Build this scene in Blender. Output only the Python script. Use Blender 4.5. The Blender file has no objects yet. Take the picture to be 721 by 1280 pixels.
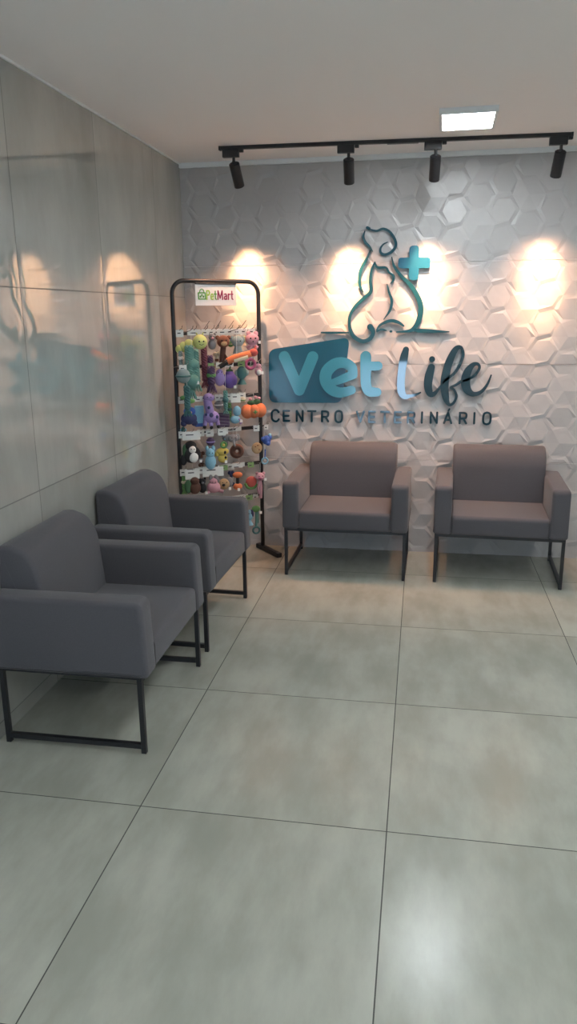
import bpy, bmesh, math, random
from mathutils import Vector, Matrix
from mathutils.bvhtree import BVHTree
random.seed(7)
C = bpy.context.scene.collection
SC = bpy.context.scene
PI = math.pi

# ------------------------------------------------------------------ camera
CAM = Vector((1.71882, -5.51798, 1.75220))
YAW, PITCH, ROLL, FPX = -0.1733, -0.2577, -0.0097, 944.06
def cam_axes():
    cy, sy, cp, sp, cr, sr = math.cos(YAW), math.sin(YAW), math.cos(PITCH), math.sin(PITCH), math.cos(ROLL), math.sin(ROLL)
    f = Vector((sy*cp, cy*cp, sp)); r = Vector((cy, -sy, 0)); u = r.cross(f)
    return cr*r+sr*u, -sr*r+cr*u, f
RX, UX, FX = cam_axes()
cd = bpy.data.cameras.new('camera'); cam = bpy.data.objects.new('camera', cd); C.objects.link(cam)
cam.matrix_world = Matrix(((RX.x, UX.x, -FX.x, CAM.x), (RX.y, UX.y, -FX.y, CAM.y), (RX.z, UX.z, -FX.z, CAM.z), (0, 0, 0, 1)))
cd.sensor_fit = 'VERTICAL'; cd.sensor_height = 36; cd.lens = FPX*36/1280; cd.clip_start = 0.05
SC.camera = cam
# ------------------------------------------------------------------ light
SC.view_settings.view_transform = 'Standard'; SC.view_settings.look = 'None'
SC.view_settings.gamma = 1; SC.view_settings.use_curve_mapping = False
SC.view_settings.exposure = 0.26
w = bpy.data.worlds.new('world'); SC.world = w; w.use_nodes = True
w.node_tree.nodes['Background'].inputs[0].default_value = (0.50, 0.74, 1.0, 1)
w.node_tree.nodes['Background'].inputs[1].default_value = 9.0
SPOT_W, SPILL_W, PANEL_E = 46.0, 23.0, 57.0
SPOT_COL, PANEL_COL = (1.0, 0.56, 0.27), (0.90, 0.965, 1.0)
ROOM_X, ROOM_Y, ROOM_Z = 4.3, -8.0, 2.771

# ------------------------------------------------------------------ projection helpers (pixel of the photograph -> point on a real plane)
def ray(px, py):
    return (px-360.5)/FPX*RX-(py-640)/FPX*UX+FX
def at(px, py, y):
    d = ray(px, py); t = (y-CAM.y)/d.y
    return CAM+d*t
# ------------------------------------------------------------------ materials
def mat(name, col, rough=0.6, metal=0.0, spec=0.5, bump=None, emis=None, var=0.0, sheen=0.0, vscale=20):
    m = bpy.data.materials.new(name); m.use_nodes = True
    nt = m.node_tree; b = nt.nodes['Principled BSDF']
    b.inputs['Base Color'].default_value = (*col, 1); b.inputs['Roughness'].default_value = rough
    b.inputs['Metallic'].default_value = metal; b.inputs['Specular IOR Level'].default_value = spec
    if sheen: b.inputs['Sheen Weight'].default_value = sheen
    tc = nt.nodes.new('ShaderNodeTexCoord')
    if var:
        n = nt.nodes.new('ShaderNodeTexNoise'); n.inputs['Scale'].default_value = vscale; n.inputs['Detail'].default_value = 4
        nt.links.new(tc.outputs['Object'], n.inputs['Vector'])
        r = nt.nodes.new('ShaderNodeMix'); r.data_type = 'RGBA'
        r.inputs[6].default_value = (*[c*(1-var) for c in col], 1); r.inputs[7].default_value = (*[min(1, c*(1+var)) for c in col], 1)
        nt.links.new(n.outputs['Fac'], r.inputs[0]); nt.links.new(r.outputs[2], b.inputs['Base Color'])
    if bump:
        sc, st = bump
        n = nt.nodes.new('ShaderNodeTexNoise'); n.inputs['Scale'].default_value = sc; n.inputs['Detail'].default_value = 3
        nt.links.new(tc.outputs['Object'], n.inputs['Vector'])
        bp = nt.nodes.new('ShaderNodeBump'); bp.inputs['Strength'].default_value = st; bp.inputs['Distance'].default_value = 0.002
        nt.links.new(n.outputs['Fac'], bp.inputs['Height']); nt.links.new(bp.outputs['Normal'], b.inputs['Normal'])
    if emis:
        b.inputs['Emission Color'].default_value = (*emis[0], 1); b.inputs['Emission Strength'].default_value = emis[1]
    return m
def tile_mat(name, cA, cB, grout, axes, offs, size, width, rough, ior, scale, tilevar=0.06):
    """large porcelain slabs: cloudy cement look, thin joints, small shade change from slab to slab"""
    m = bpy.data.materials.new(name); m.use_nodes = True
    nt = m.node_tree; N = nt.nodes; L = nt.links; b = N['Principled BSDF']
    b.inputs['IOR'].default_value = ior
    g = N.new('ShaderNodeNewGeometry'); s = N.new('ShaderNodeSeparateXYZ'); L.new(g.outputs['Position'], s.inputs[0])
    def M(op, a, bb=None, c=None):
        n = N.new('ShaderNodeMath'); n.operation = op
        for i, v in enumerate((a, bb, c)):
            if v is None: continue
            if hasattr(v, 'links'): L.new(v, n.inputs[i])
            else: n.inputs[i].default_value = v
        return n.outputs[0]
    ds = []; cells = []
    for ax, of in zip(axes, offs):
        q = M('DIVIDE', M('SUBTRACT', s.outputs[ax], of), size)
        cells.append(M('FLOOR', q))
        fr = M('FRACT', q); d = M('MULTIPLY', M('MINIMUM', fr, M('SUBTRACT', 1.0, fr)), size)
        ds.append(d)
    dist = M('MINIMUM', ds[0], ds[1])
    mask = M('LESS_THAN', dist, width/2)
    cmb = N.new('ShaderNodeCombineXYZ'); L.new(cells[0], cmb.inputs[0]); L.new(cells[1], cmb.inputs[1])
    wn = N.new('ShaderNodeTexWhiteNoise'); wn.noise_dimensions = '2D'; L.new(cmb.outputs[0], wn.inputs['Vector'])
    off = N.new('ShaderNodeVectorMath'); off.operation = 'MULTIPLY_ADD'
    L.new(wn.outputs['Color'], off.inputs[0]); off.inputs[1].default_value = (7, 7, 7); L.new(g.outputs['Position'], off.inputs[2])
    n1 = N.new('ShaderNodeTexNoise'); n1.inputs['Scale'].default_value = scale; n1.inputs['Detail'].default_value = 5; n1.inputs['Roughness'].default_value = 0.5; n1.inputs['Distortion'].default_value = 0.4
    L.new(off.outputs[0], n1.inputs['Vector'])
    mp = N.new('ShaderNodeMapping'); mp.inputs['Scale'].default_value = (1.0, 1.0, 0.35) if 2 in axes else (1, 0.35, 1); mp.inputs['Rotation'].default_value = (0, 0, 0.5)
    L.new(off.outputs[0], mp.inputs[0])
    n2 = N.new('ShaderNodeTexNoise'); n2.inputs['Scale'].default_value = scale*3.2; n2.inputs['Detail'].default_value = 8; n2.inputs['Roughness'].default_value = 0.6
    L.new(mp.outputs[0], n2.inputs['Vector'])
    f = M('ADD', M('MULTIPLY', n1.outputs['Fac'], 0.4), M('MULTIPLY', n2.outputs['Fac'], 0.6))
    cl = N.new('ShaderNodeMapRange'); cl.interpolation_type = 'SMOOTHERSTEP'; cl.inputs['From Min'].default_value = 0.28; cl.inputs['From Max'].default_value = 0.74; L.new(f, cl.inputs['Value'])
    mx = N.new('ShaderNodeMix'); mx.data_type = 'RGBA'; mx.inputs[6].default_value = (*cA, 1); mx.inputs[7].default_value = (*cB, 1)
    L.new(cl.outputs[0], mx.inputs[0])
    tv = M('ADD', M('MULTIPLY', wn.outputs['Value'], 2*tilevar), 1-tilevar)
    vm = N.new('ShaderNodeVectorMath'); vm.operation = 'SCALE'; L.new(mx.outputs[2], vm.inputs[0]); L.new(tv, vm.inputs['Scale'])
    mg = N.new('ShaderNodeMix'); mg.data_type = 'RGBA'; L.new(mask, mg.inputs[0]); L.new(vm.outputs[0], mg.inputs[6]); mg.inputs[7].default_value = (*grout, 1)
    L.new(mg.outputs[2], b.inputs['Base Color'])
    r = M('ADD', M('MULTIPLY', n1.outputs['Fac'], rough*0.3), rough*0.85)
    L.new(M('MAXIMUM', r, M('MULTIPLY', mask, 0.8)), b.inputs['Roughness'])
    return m

M_FLOOR = tile_mat('floor_porcelain', (0.275, 0.28, 0.242), (0.385, 0.388, 0.34), (0.055, 0.055, 0.05), (0, 1), (0.755, -3.233), 0.9, 0.0042, 0.238, 1.42, 2.2, 0.03)
M_WALLT = tile_mat('wall_porcelain', (0.355, 0.355, 0.328), (0.455, 0.45, 0.418), (0.06, 0.058, 0.05), (1, 2), (-2.362, 0.969), 0.9, 0.0055, 0.015, 2.55, 1.5, 0.05)
M_RELIEF = mat('white_relief_tile', (0.43, 0.415, 0.41), 0.36)
M_CEIL = mat('ceiling_paint', (0.92, 0.875, 0.85), 0.8, bump=(60, 0.05))
M_WHITE = mat('white_paint', (0.72, 0.72, 0.70), 0.5)
M_TRIM = mat('white_trim', (0.78, 0.80, 0.80), 0.4)
M_FABRIC = mat('grey_fabric', (0.084, 0.081, 0.090), 0.92, spec=0.2, bump=(420, 0.5), var=0.12, sheen=0.15, vscale=160)
M_SEAM = mat('seam_thread', (0.05, 0.048, 0.05), 0.9)
M_BLACK = mat('black_metal', (0.012, 0.012, 0.014), 0.42, spec=0.5)
M_TRACK = mat('black_track', (0.013, 0.013, 0.015), 0.5)
M_DTEAL = mat('dark_teal_acrylic', (0.004, 0.030, 0.050), 0.04, spec=0.9)
M_PTEAL = mat('petrol_panel_acrylic', (0.005, 0.070, 0.125), 0.12)
M_LTEAL = mat('light_teal_acrylic', (0.032, 0.205, 0.30), 0.10)
M_OUTL = mat('teal_outline_acrylic', (0.008, 0.060, 0.085), 0.2)
M_PANEL = mat('led_diffuser', (0.9, 0.95, 1), 0.5, emis=(PANEL_COL, PANEL_E))
M_CHROME = mat('chrome', (0.6, 0.6, 0.6), 0.2, metal=1)

# ------------------------------------------------------------------ mesh helpers
def link(name, bm, m, parent=None, loc=None, smooth=False, angle=None):
    bmesh.ops.recalc_face_normals(bm, faces=bm.faces)
    me = bpy.data.meshes.new(name); bm.to_mesh(me); bm.free()
    me.materials.append(m)
    if smooth:
        for p in me.polygons: p.use_smooth = True
        if angle: me.set_sharp_from_angle(angle=math.radians(angle))
    o = bpy.data.objects.new(name, me); C.objects.link(o)
    if parent: o.parent = parent
    if loc: o.location = loc
    return o
def thing(name, label, cat, loc=(0, 0, 0), rz=0.0, group=None):
    o = bpy.data.objects.new(name, None); C.objects.link(o); o.location = loc; o.rotation_euler = (0, 0, rz)
    o.empty_display_size = 0.05
    o['label'] = label; o['category'] = cat
    if group: o['group'] = group
    return o
def tag(o, label, cat, group=None):
    o['label'] = label; o['category'] = cat
    if group: o['group'] = group
    return o
def struct(o): o['kind'] = 'structure'; return o
def box(bm, x0, x1, y0, y1, z0, z1, bev=0.0, seg=3):
    r = bmesh.ops.create_cube(bm, size=1.0); vs = r['verts']
    for v in vs: v.co = Vector(((x0+x1)/2+v.co.x*(x1-x0), (y0+y1)/2+v.co.y*(y1-y0), (z0+z1)/2+v.co.z*(z1-z0)))
    if bev:
        es = list({e for v in vs for e in v.link_edges})
        bmesh.ops.bevel(bm, geom=es, offset=bev, segments=seg, profile=0.6, affect='EDGES')
    return bm
def cyl(bm, a, b, r0, r1=None, seg=16, caps=True):
    a, b = Vector(a), Vector(b); d = b-a
    q = d.to_track_quat('Z', 'Y').to_matrix().to_4x4()
    bmesh.ops.create_cone(bm, cap_ends=caps, segments=seg, radius1=r0, radius2=r0 if r1 is None else r1, depth=d.length, matrix=Matrix.Translation((a+b)/2) @ q)
    return bm
def ball(bm, c, r, sub=2):
    if not hasattr(r, '__len__'): r = (r, r, r)
    bmesh.ops.create_icosphere(bm, subdivisions=sub, radius=1.0, matrix=Matrix.Translation(c) @ Matrix.Diagonal((*r, 1)))
    return bm
def tube(bm, pts, r, seg=10, closed=False):
    pts = [Vector(p) for p in pts]; rings = []; n = len(pts); prev = None
    for i, p in enumerate(pts):
        if closed: t = pts[(i+1) % n]-pts[i-1]
        else: t = pts[min(i+1, n-1)]-pts[max(i-1, 0)]
        t.normalize()
        ref = prev if prev else (Vector((0, 0, 1)) if abs(t.z) < 0.9 else Vector((1, 0, 0)))
        a = (ref-t*ref.dot(t)).normalized(); prev = a; bvec = t.cross(a)
        rr = r[i] if hasattr(r, '__len__') else r
        rings.append([bm.verts.new(p+(a*math.cos(2*PI*k/seg)+bvec*math.sin(2*PI*k/seg))*rr) for k in range(seg)])
    for i in range(n if closed else n-1):
        A, B = rings[i], rings[(i+1) % n]
        for k in range(seg): bm.faces.new((A[k], A[(k+1) % seg], B[(k+1) % seg], B[k]))
    if not closed:
        bm.faces.new(rings[0]); bm.faces.new(rings[-1])
    return bm
def torus(bm, c, R, r, normal='y', seg=24, s2=10):
    c = Vector(c); pts = []
    for k in range(seg):
        a = 2*PI*k/seg
        pts.append(c+(Vector((R*math.cos(a), 0, R*math.sin(a))) if normal == 'y' else Vector((R*math.cos(a), R*math.sin(a), 0))))
    return tube(bm, pts, r, s2, True)
def prism(bm, poly, y0, y1):
    """polygon in (x, z) extruded from y0 to y1"""
    a = [bm.verts.new((x, y0, z)) for x, z in poly]; b = [bm.verts.new((x, y1, z)) for x, z in poly]
    n = len(poly)
    bm.faces.new(a); bm.faces.new(b)
    for i in range(n): bm.faces.new((a[i], a[(i+1) % n], b[(i+1) % n], b[i]))
    return bm
def round_poly(pts, r, n=6):
    out = []; N = len(pts)
    for i in range(N):
        p = Vector(pts[i]); a = Vector(pts[i-1]); b = Vector(pts[(i+1) % N])
        u = (a-p).normalized(); v = (b-p).normalized(); rr = r[i] if hasattr(r, '__len__') else r
        s, e = p+u*rr, p+v*rr
        for k in range(n+1):
            t = k/n; out.append(tuple((1-t)**2*s+2*t*(1-t)*p+t*t*e))
    return out
def catmull(P, n=8):
    out = []
    for i in range(len(P)-1):
        p0, p1, p2, p3 = P[max(i-1, 0)], P[i], P[i+1], P[min(i+2, len(P)-1)]
        for k in range(n):
            t = k/n
            out.append(tuple(0.5*((2*b)+(-a+c)*t+(2*a-5*b+4*c-d)*t*t+(-a+3*b-3*c+d)*t**3) for a, b, c, d in zip(p0, p1, p2, p3)))
    out.append(tuple(P[-1])); return out
TICK = [0]
def stroke(bm, P, y0, y1, smooth=True, n=8):
    """brush stroke of changing width cut from a sheet between y0 and y1; P = (x, z, width)"""
    TICK[0] = (TICK[0]+1) % 5; y0 = y0-0.00012*TICK[0]
    S = catmull(P, n) if smooth else P
    if not smooth:
        for i in range(len(P)-1): stroke(bm, [P[i], P[i+1]], y0, y1, True, 1)
        return bm
    prev = None
    for i, (x, z, wd) in enumerate(S):
        a = S[max(i-1, 0)]; b = S[min(i+1, len(S)-1)]
        t = Vector((b[0]-a[0], b[1]-a[1])); t = t.normalized() if t.length > 1e-9 else Vector((1, 0)); nn = Vector((-t.y, t.x))*max(wd, 1e-4)/2
        q = [bm.verts.new((x+s*nn.x, yy, z+s*nn.y)) for s, yy in ((1, y0), (-1, y0), (-1, y1), (1, y1))]
        if prev:
            for k in range(4): bm.faces.new((prev[k], prev[(k+1) % 4], q[(k+1) % 4], q[k]))
        else: bm.faces.new(q)
        prev = q
    bm.faces.new(prev)
    for k, (x, z, wd) in enumerate((S[0], S[-1])): disc(bm, x, z, wd/2, y0-0.00004*(k+1), y1)
    return bm
def disc(bm, x, z, r, y0, y1, n=20):
    return prism(bm, [(x+r*math.cos(2*PI*k/n), z+r*math.sin(2*PI*k/n)) for k in range(n)], y0, y1)

# ------------------------------------------------------------------ the room
bm = box(bmesh.new(), -0.12, ROOM_X+0.12, ROOM_Y-0.12, 0.16, -0.1, 0.0); struct(link('floor', bm, M_FLOOR))
bm = box(bmesh.new(), -0.12, ROOM_X+0.12, ROOM_Y-0.12, 0.16, ROOM_Z, ROOM_Z+0.1); struct(link('ceiling', bm, M_CEIL))

# left wall: slabs whose edges curl back a hair, so the polished surface bends its reflections at the joints
def slab_wall():
    bm = bmesh.new(); S = 0.9; ys = []; zs = []
    def cuts(lo, hi, off):
        k = math.floor((lo-off)/S); out = []
        while off+k*S < hi:
            a = off+k*S; out.append((max(a, lo), min(a+S, hi), a)); k += 1
        return out
    prof = [0, .01, .02, .035, .05, .07, .10, .2, .3, .4, .5, .6, .7, .8, .90, .93, .95, .965, .98, .99, 1.0]
    for (y0, y1, ya) in cuts(ROOM_Y, 0.03, -2.362):
        for (z0, z1, za) in cuts(0.0, ROOM_Z, 0.969):
            if z1-z0 < 1e-4: continue
            Y = sorted({min(max(ya+S*p, y0), y1) for p in prof}); Z = sorted({min(max(za+S*p, z0), z1) for p in prof})
            def dep(y, z):
                dy = min(y-ya, ya+S-y); dz = min(z-za, za+S-z)
                wav = 0.00012*math.sin(5*(y-ya)+za*9)+0.00008*math.sin(6*z+ya*5)
                return -0.0006*math.exp(-max(dy, 0)/0.018)-0.0003*math.exp(-max(dz, 0)/0.012)+wav*0.12
            g = [[bm.verts.new((dep(y, z), y, z)) for z in Z] for y in Y]
            for i in range(len(Y)-1):
                for j in range(len(Z)-1): bm.faces.new((g[i][j], g[i+1][j], g[i+1][j+1], g[i][j+1]))
    return bm
bm = slab_wall()
me_o = link('wall_left', bm, M_WALLT, smooth=True)
if me_o.data.polygons[0].normal.x < 0: me_o.data.flip_normals()
box_bm = box(bmesh.new(), -0.12, -0.004, ROOM_Y-0.12, 0.16, 0, ROOM_Z); struct(link('wall_left', box_bm, M_WHITE))
struct(me_o)

# back wall: white relief tiles, faceted hexagon pattern, seams every 0.69 m
def relief():
    bm = bmesh.new(); e = 0.1057; h = e*math.sqrt(3)/2; D = 0.0085; V = {}
    rnd = random.Random(11)
    # four kinds of cell, repeated: heights of the six inner corners and of the centre
    KIND = [([1.0, .9, .1, .0, .1, .9], .55), ([.1, .0, .1, .95, 1.0, .9], .5), ([.9, .2, .9, .2, .9, .2], 1.0), ([.1, .9, 1.0, .9, .1, .0], .5)]
    CORN = [0.0, .85, .1, .0, .8, .05]
    def corner(x, z):
        k = (round(x/(e*.5)), round((z-0.02)/h))
        if k not in V: V[k] = bm.verts.new((x, 0.012-D*CORN[(k[0]*5+k[1]*3) % 6], z))
        return V[k]
    for a in range(-2, int(ROOM_X/(1.5*e))+3):
        for b in range(-14-a, 22):
            cx, cz = a*1.5*e, (2*b+a)*h+0.02
            if cx < -e or cx > ROOM_X+e or cz < -h*1.5 or cz > ROOM_Z+h*1.5: continue
            inn, ch = KIND[(a % 2)*2+(b % 2)]; c = bm.verts.new((cx, 0.012-D*ch, cz)); O = []; I = []
            for k in range(6):
                q = PI/3*k; O.append(corner(cx+e*math.cos(q), cz+e*math.sin(q)))
                I.append(bm.verts.new((cx+.74*e*math.cos(q), 0.012-D*inn[k], cz+.74*e*math.sin(q))))
            for k in range(6):
                m = (k+1) % 6; bm.faces.new((O[k], O[m], I[m])); bm.faces.new((O[k], I[m], I[k])); bm.faces.new((I[k], I[m], c))
    for co, no in (((0, 0, 0.0), (0, 0, 1)), ((0, 0, ROOM_Z), (0, 0, -1)), ((-0.001, 0, 0), (1, 0, 0)), ((ROOM_X, 0, 0), (-1, 0, 0))):
        g = bm.verts[:]+bm.edges[:]+bm.faces[:]
        bmesh.ops.bisect_plane(bm, geom=g, plane_co=co, plane_no=no, clear_inner=True)
    for z in (0.70, 1.39, 2.08):
        for dz in (-0.0015, 0.0015):
            bmesh.ops.bisect_plane(bm, geom=bm.verts[:]+bm.edges[:]+bm.faces[:], plane_co=(0, 0, z+dz), plane_no=(0, 0, 1))
        for f in [f for f in bm.faces if abs(f.calc_center_median().z-z) < 0.0012]: bm.faces.remove(f)
    return bm
bmesh_rel = relief(); o = link('wall_back', bmesh_rel, M_RELIEF)
if sum(p.normal.y*p.area for p in o.data.polygons) > 0: o.data.flip_normals()
struct(o)
struct(link('wall_back', box(bmesh.new(), -0.12, ROOM_X+0.12, 0.026, 0.16, 0, ROOM_Z), M_WHITE))
struct(link('wall_right', box(bmesh.new(), ROOM_X, ROOM_X+0.12, ROOM_Y-0.12, 0.03, 0, ROOM_Z), M_WHITE))
# rear wall with an unseen, unglazed low doorway, shaped for daylight reflections in the sign letters
DX0, DX1, DZ = 0.45, 1.65, 0.95
bm = bmesh.new()
box(bm, -0.12, DX0, ROOM_Y-0.12, ROOM_Y, 0, ROOM_Z); box(bm, DX1, ROOM_X+0.12, ROOM_Y-0.12, ROOM_Y, 0, ROOM_Z); box(bm, DX0, DX1, ROOM_Y-0.12, ROOM_Y, DZ, ROOM_Z)
struct(link('wall_rear', bm, M_WHITE))
bm = bmesh.new()
for x in (DX0+0.02, (DX0+DX1)/2, DX1-0.02): box(bm, x-0.02, x+0.02, ROOM_Y-0.08, ROOM_Y-0.04, 0, DZ)
for z in (0.02, DZ-0.02): box(bm, DX0, DX1, ROOM_Y-0.079, ROOM_Y-0.041, z-0.02, z+0.02)
struct(link('door_1', bm, M_BLACK))
pl = bpy.data.lights.new('daylight_portal', 'AREA'); pl.shape = 'RECTANGLE'; pl.size = DX1-DX0; pl.size_y = DZ; pl.cycles.is_portal = True
po = bpy.data.objects.new('daylight_portal', pl); C.objects.link(po); po.location = ((DX0+DX1)/2, ROOM_Y-0.02, DZ/2); po.rotation_euler = (PI/2, 0, 0)
# thin white cornice where the ceiling meets the walls
struct(link('trim_1', box(bmesh.new(), 0.0, ROOM_X, -0.012, 0.02, ROOM_Z-0.032, ROOM_Z, 0.002, 1), M_TRIM))
struct(link('trim_2', box(bmesh.new(), 0.0, 0.010, ROOM_Y, -0.012, ROOM_Z-0.010, ROOM_Z), M_TRIM))

# ------------------------------------------------------------------ ceiling light panels
def led_panel(x0, x1, y0, y1, label, rz=0.0, lit=True):
    cx, cy = (x0+x1)/2, (y0+y1)/2
    t = thing('ceiling_light_panel', label, 'ceiling light', (cx, cy, ROOM_Z), rz, 'square light panels on the ceiling')
    hx, hy, fr, hz = (x1-x0)/2, (y1-y0)/2, 0.016, 0.030
    bm = bmesh.new()
    box(bm, -hx, hx, -hy, -hy+fr, -hz, 0); box(bm, -hx, hx, hy-fr, hy, -hz, 0); box(bm, -hx, -hx+fr, -hy+fr, hy-fr, -hz, 0); box(bm, hx-fr, hx, -hy+fr, hy-fr, -hz, 0)
    link('frame', bm, M_TRIM, t)
    link('diffuser', box(bmesh.new(), -hx+fr, hx-fr, -hy+fr, hy-fr, -hz+0.004, -0.004), M_PANEL, t)
    return t
led_panel(1.77, 2.07, -1.13, -0.74, 'white-framed lit ceiling light panel above the black track, near the back wall', -0.03)
led_panel(1.90, 2.20, -3.65, -3.27, 'white-framed lit ceiling light panel behind the visible one, nearer the viewer')
led_panel(1.90, 2.20, -6.2, -5.82, 'white-framed lit ceiling light panel furthest from the back wall, near the entrance')

led_panel(3.45, 3.75, -2.6, -2.2, 'added unseen fill light panel on the ceiling, right side of the room, nearer the textured wall', 0.0)  # added out of view to brighten the room
led_panel(3.45, 3.75, -5.4, -5.0, 'added unseen fill light panel on the ceiling, right side of the room, nearer the entrance', 0.0)  # second added fill panel, outside the frame
led_panel(0.60, 0.90, -6.6, -6.2, 'added unseen fill light panel on the ceiling, left side near the entrance', 0.0)  # extra fill behind the camera, no known fixture here
# ------------------------------------------------------------------ track and spotlights
TL, TR = Vector((0.425, -0.470, 0)), Vector((2.545, -0.400, 0))
def track_y(x): return TL.y+(TR.y-TL.y)*(x-TL.x)/(TR.x-TL.x)
d = TR-TL; trz = math.atan2(d.y, d.x)
t = thing('lighting_track', 'long black lighting track on the ceiling in front of the textured wall', 'lighting track', ((TL.x+TR.x)/2, (TL.y+TR.y)/2, ROOM_Z), trz)
hl = d.length/2
link('rail', box(bmesh.new(), -hl, hl, -0.017, 0.017, -0.020, 0, 0.002, 1), M_TRACK, t)
bm = bmesh.new(); box(bm, -hl-0.012, -hl, -0.019, 0.019, -0.023, 0); link('end_cap', bm, M_BLACK, t)
bm = bmesh.new(); box(bm, hl, hl+0.012, -0.019, 0.019, -0.023, 0); link('end_cap', bm, M_BLACK, t)
bm = bmesh.new(); box(bm, -0.02, 0.17, -0.0185, 0.0185, -0.024, -0.0205, 0.001, 1); link('joining_plate', bm, mat('worn_track_joint', (0.05, 0.05, 0.052), 0.4), t)
M_LENS = mat('warm_lamp_lens', (1, 0.8, 0.5), 0.3, emis=((1.0, 0.72, 0.42), 30))
def spotlight(x, lean, aimx, label, z_aim=1.98):
    y = track_y(x)
    t = thing('track_spotlight', label, 'spotlight', (x, y, ROOM_Z-0.020), trz, 'black spotlights on the ceiling track')
    link('adapter', box(bmesh.new(), -0.055, 0.05, -0.0165, 0.0165, -0.046, 0.0, 0.003, 2), M_BLACK, t)
    link('adapter_catch', box(bmesh.new(), 0.052, 0.078, -0.010, 0.010, -0.018, 0.0, 0.002, 1), M_BLACK, t)
    P0 = Vector((0.015, 0, -0.046)); piv = Vector((0.015, 0, -0.070))
    link('stem', cyl(bmesh.new(), P0, piv-Vector((0, 0, 0.012)), 0.009), M_BLACK, t)
    link('swivel', ball(bmesh.new(), piv-Vector((0, 0, 0.006)), 0.013), M_BLACK, t, smooth=True)
    head = Vector((x, y, ROOM_Z-0.020))+piv
    ax = Vector((lean, math.tan(math.radians(33)), -1)).normalized()
    top = piv-Vector((0, 0, 0.006))+ax*0.004; bot = top+ax*0.150
    bm = bmesh.new(); tube(bm, [top, top+ax*0.004, top+ax*0.146, bot, bot-ax*0.0005, bot-ax*0.02], [0.028, 0.0335, 0.0335, 0.0325, 0.0275, 0.026], 28)
    hd = link('lamp_head', bm, M_BLACK, t, smooth=True, angle=35)
    bm = bmesh.new(); cyl(bm, bot-ax*0.0195, bot-ax*0.012, 0.0255, 0.0255, 24); link('lens', bm, M_LENS, hd)
    bm = bmesh.new(); tube(bm, [top+ax*(0.03+0.1*k/24) for k in range(2)], 0.034, 28); link('trim_ring', bm, M_BLACK, hd, smooth=True, angle=35)
    wp = Vector((x, y, ROOM_Z-0.020))+bot+ax*0.004
    target = Vector((aimx, 0, z_aim))
    dirv = (target-wp).normalized()
    for nm, pw, ang, bl, zz in (('beam', SPOT_W, 31, 1.0, z_aim), ('spill', SPILL_W, 84, 1.0, 0.2)):
        dirv = (Vector((aimx, 0, zz))-wp).normalized()
        l = bpy.data.lights.new('spot_'+nm, 'SPOT'); l.energy = pw*4; l.color = SPOT_COL if nm == 'beam' else (1.0, 0.52, 0.30); l.spot_size = math.radians(ang); l.spot_blend = bl; l.shadow_soft_size = 0.022
        lo = bpy.data.objects.new('spot_'+nm, l); C.objects.link(lo); lo.location = wp; lo.rotation_euler = dirv.to_track_quat('-Z', 'Y').to_euler()
    return t
spotlight(0.490, 0.13, 0.47, 'black cylinder spotlight at the left end of the track, above the toy rack')
spotlight(1.215, 0.0, 1.20, 'black cylinder spotlight second from the left, left of the dog outline')
spotlight(1.745, 0.0, 1.72, 'black cylinder spotlight third from the left, above the blue plus sign')
spotlight(2.480, -0.04, 2.49, 'black cylinder spotlight at the right end of the track')

# ------------------------------------------------------------------ wall signs
Y0, Y1 = -0.014, -0.001
def crop(ox, oy, k):
    def f(P, y=Y0, wk=None):
        out = []
        for u, v, wd in P:
            p = at(ox+k*u, oy+k*v, y); out.append((p.x, p.z, wd*k*abs((at(ox+1, oy, y)-at(ox, oy, y)).x)))
        return out
    return f
c5 = crop(400, 270, 0.2358)
dog = thing('animal_outline_sign', 'teal line drawing of a sitting dog and cat, mounted above the company name', 'wall sign', (1.31, 0, 1.62))
def sign_part(name, strokes, f, m, parent, y0=Y0, y1=Y1, extra=None, label=None):
    bm = bmesh.new(); o = parent.location
    for P in strokes: stroke(bm, f(P, y0), y0, y1)
    if extra: extra(bm)
    bmesh.ops.translate(bm, vec=(-o.x, -o.y, -o.z), verts=bm.verts)
    q = link(name, bm, m, parent)
    if label: q['label'] = label
    return q
W_ = 1.08
def S(*a): return [(u, v, wd*W_) for u, v, wd in a]
sign_part('dog_ear_line', [S((270, 72, 6), (300, 78, 9), (335, 68, 12), (370, 85, 12), (396, 125, 13), (400, 160, 13), (378, 190, 13), (345, 204, 12), (322, 195, 12), (320, 172, 10), (335, 150, 7), (358, 138, 4))], c5, M_OUTL, dog)
sign_part('dog_nose', [S((250, 62, 14), (260, 67, 14))], c5, M_OUTL, dog)
sign_part('dog_face_line', [S((237, 80, 5), (229, 110, 11), (240, 140, 13), (262, 162, 10), (278, 187, 4))], c5, M_OUTL, dog)
sign_part('dog_chest_line', [S((265, 182, 5), (245, 230, 12), (216, 285, 15), (207, 340, 14), (214, 378, 11), (229, 404, 3))], c5, M_OUTL, dog)
sign_part('cat_back_line', [S((290, 243, 5), (272, 290, 13), (266, 345, 14), (268, 400, 17), (235, 433, 17), (188, 478, 16), (158, 530, 14), (157, 590, 16), (180, 640, 20), (225, 664, 20), (264, 650, 20), (282, 615, 20), (265, 588, 30))], c5, M_OUTL, dog)
sign_part('cat_head_line', [S((290, 243, 5), (303, 271, 12), (348, 274, 11), (366, 300, 9), (388, 316, 12), (388, 340, 12), (372, 358, 4))], c5, M_OUTL, dog)
sign_part('cat_chest_line', [S((355, 362, 5), (364, 400, 10), (379, 450, 13), (370, 500, 12), (337, 548, 4))], c5, M_OUTL, dog)
sign_part('dog_back_line', [S((380, 218, 4), (392, 265, 12), (430, 318, 16), (480, 368, 20), (518, 430, 24), (534, 490, 25), (522, 555, 25), (492, 600, 20), (455, 612, 13), (405, 615, 6))], c5, M_OUTL, dog)
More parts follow.
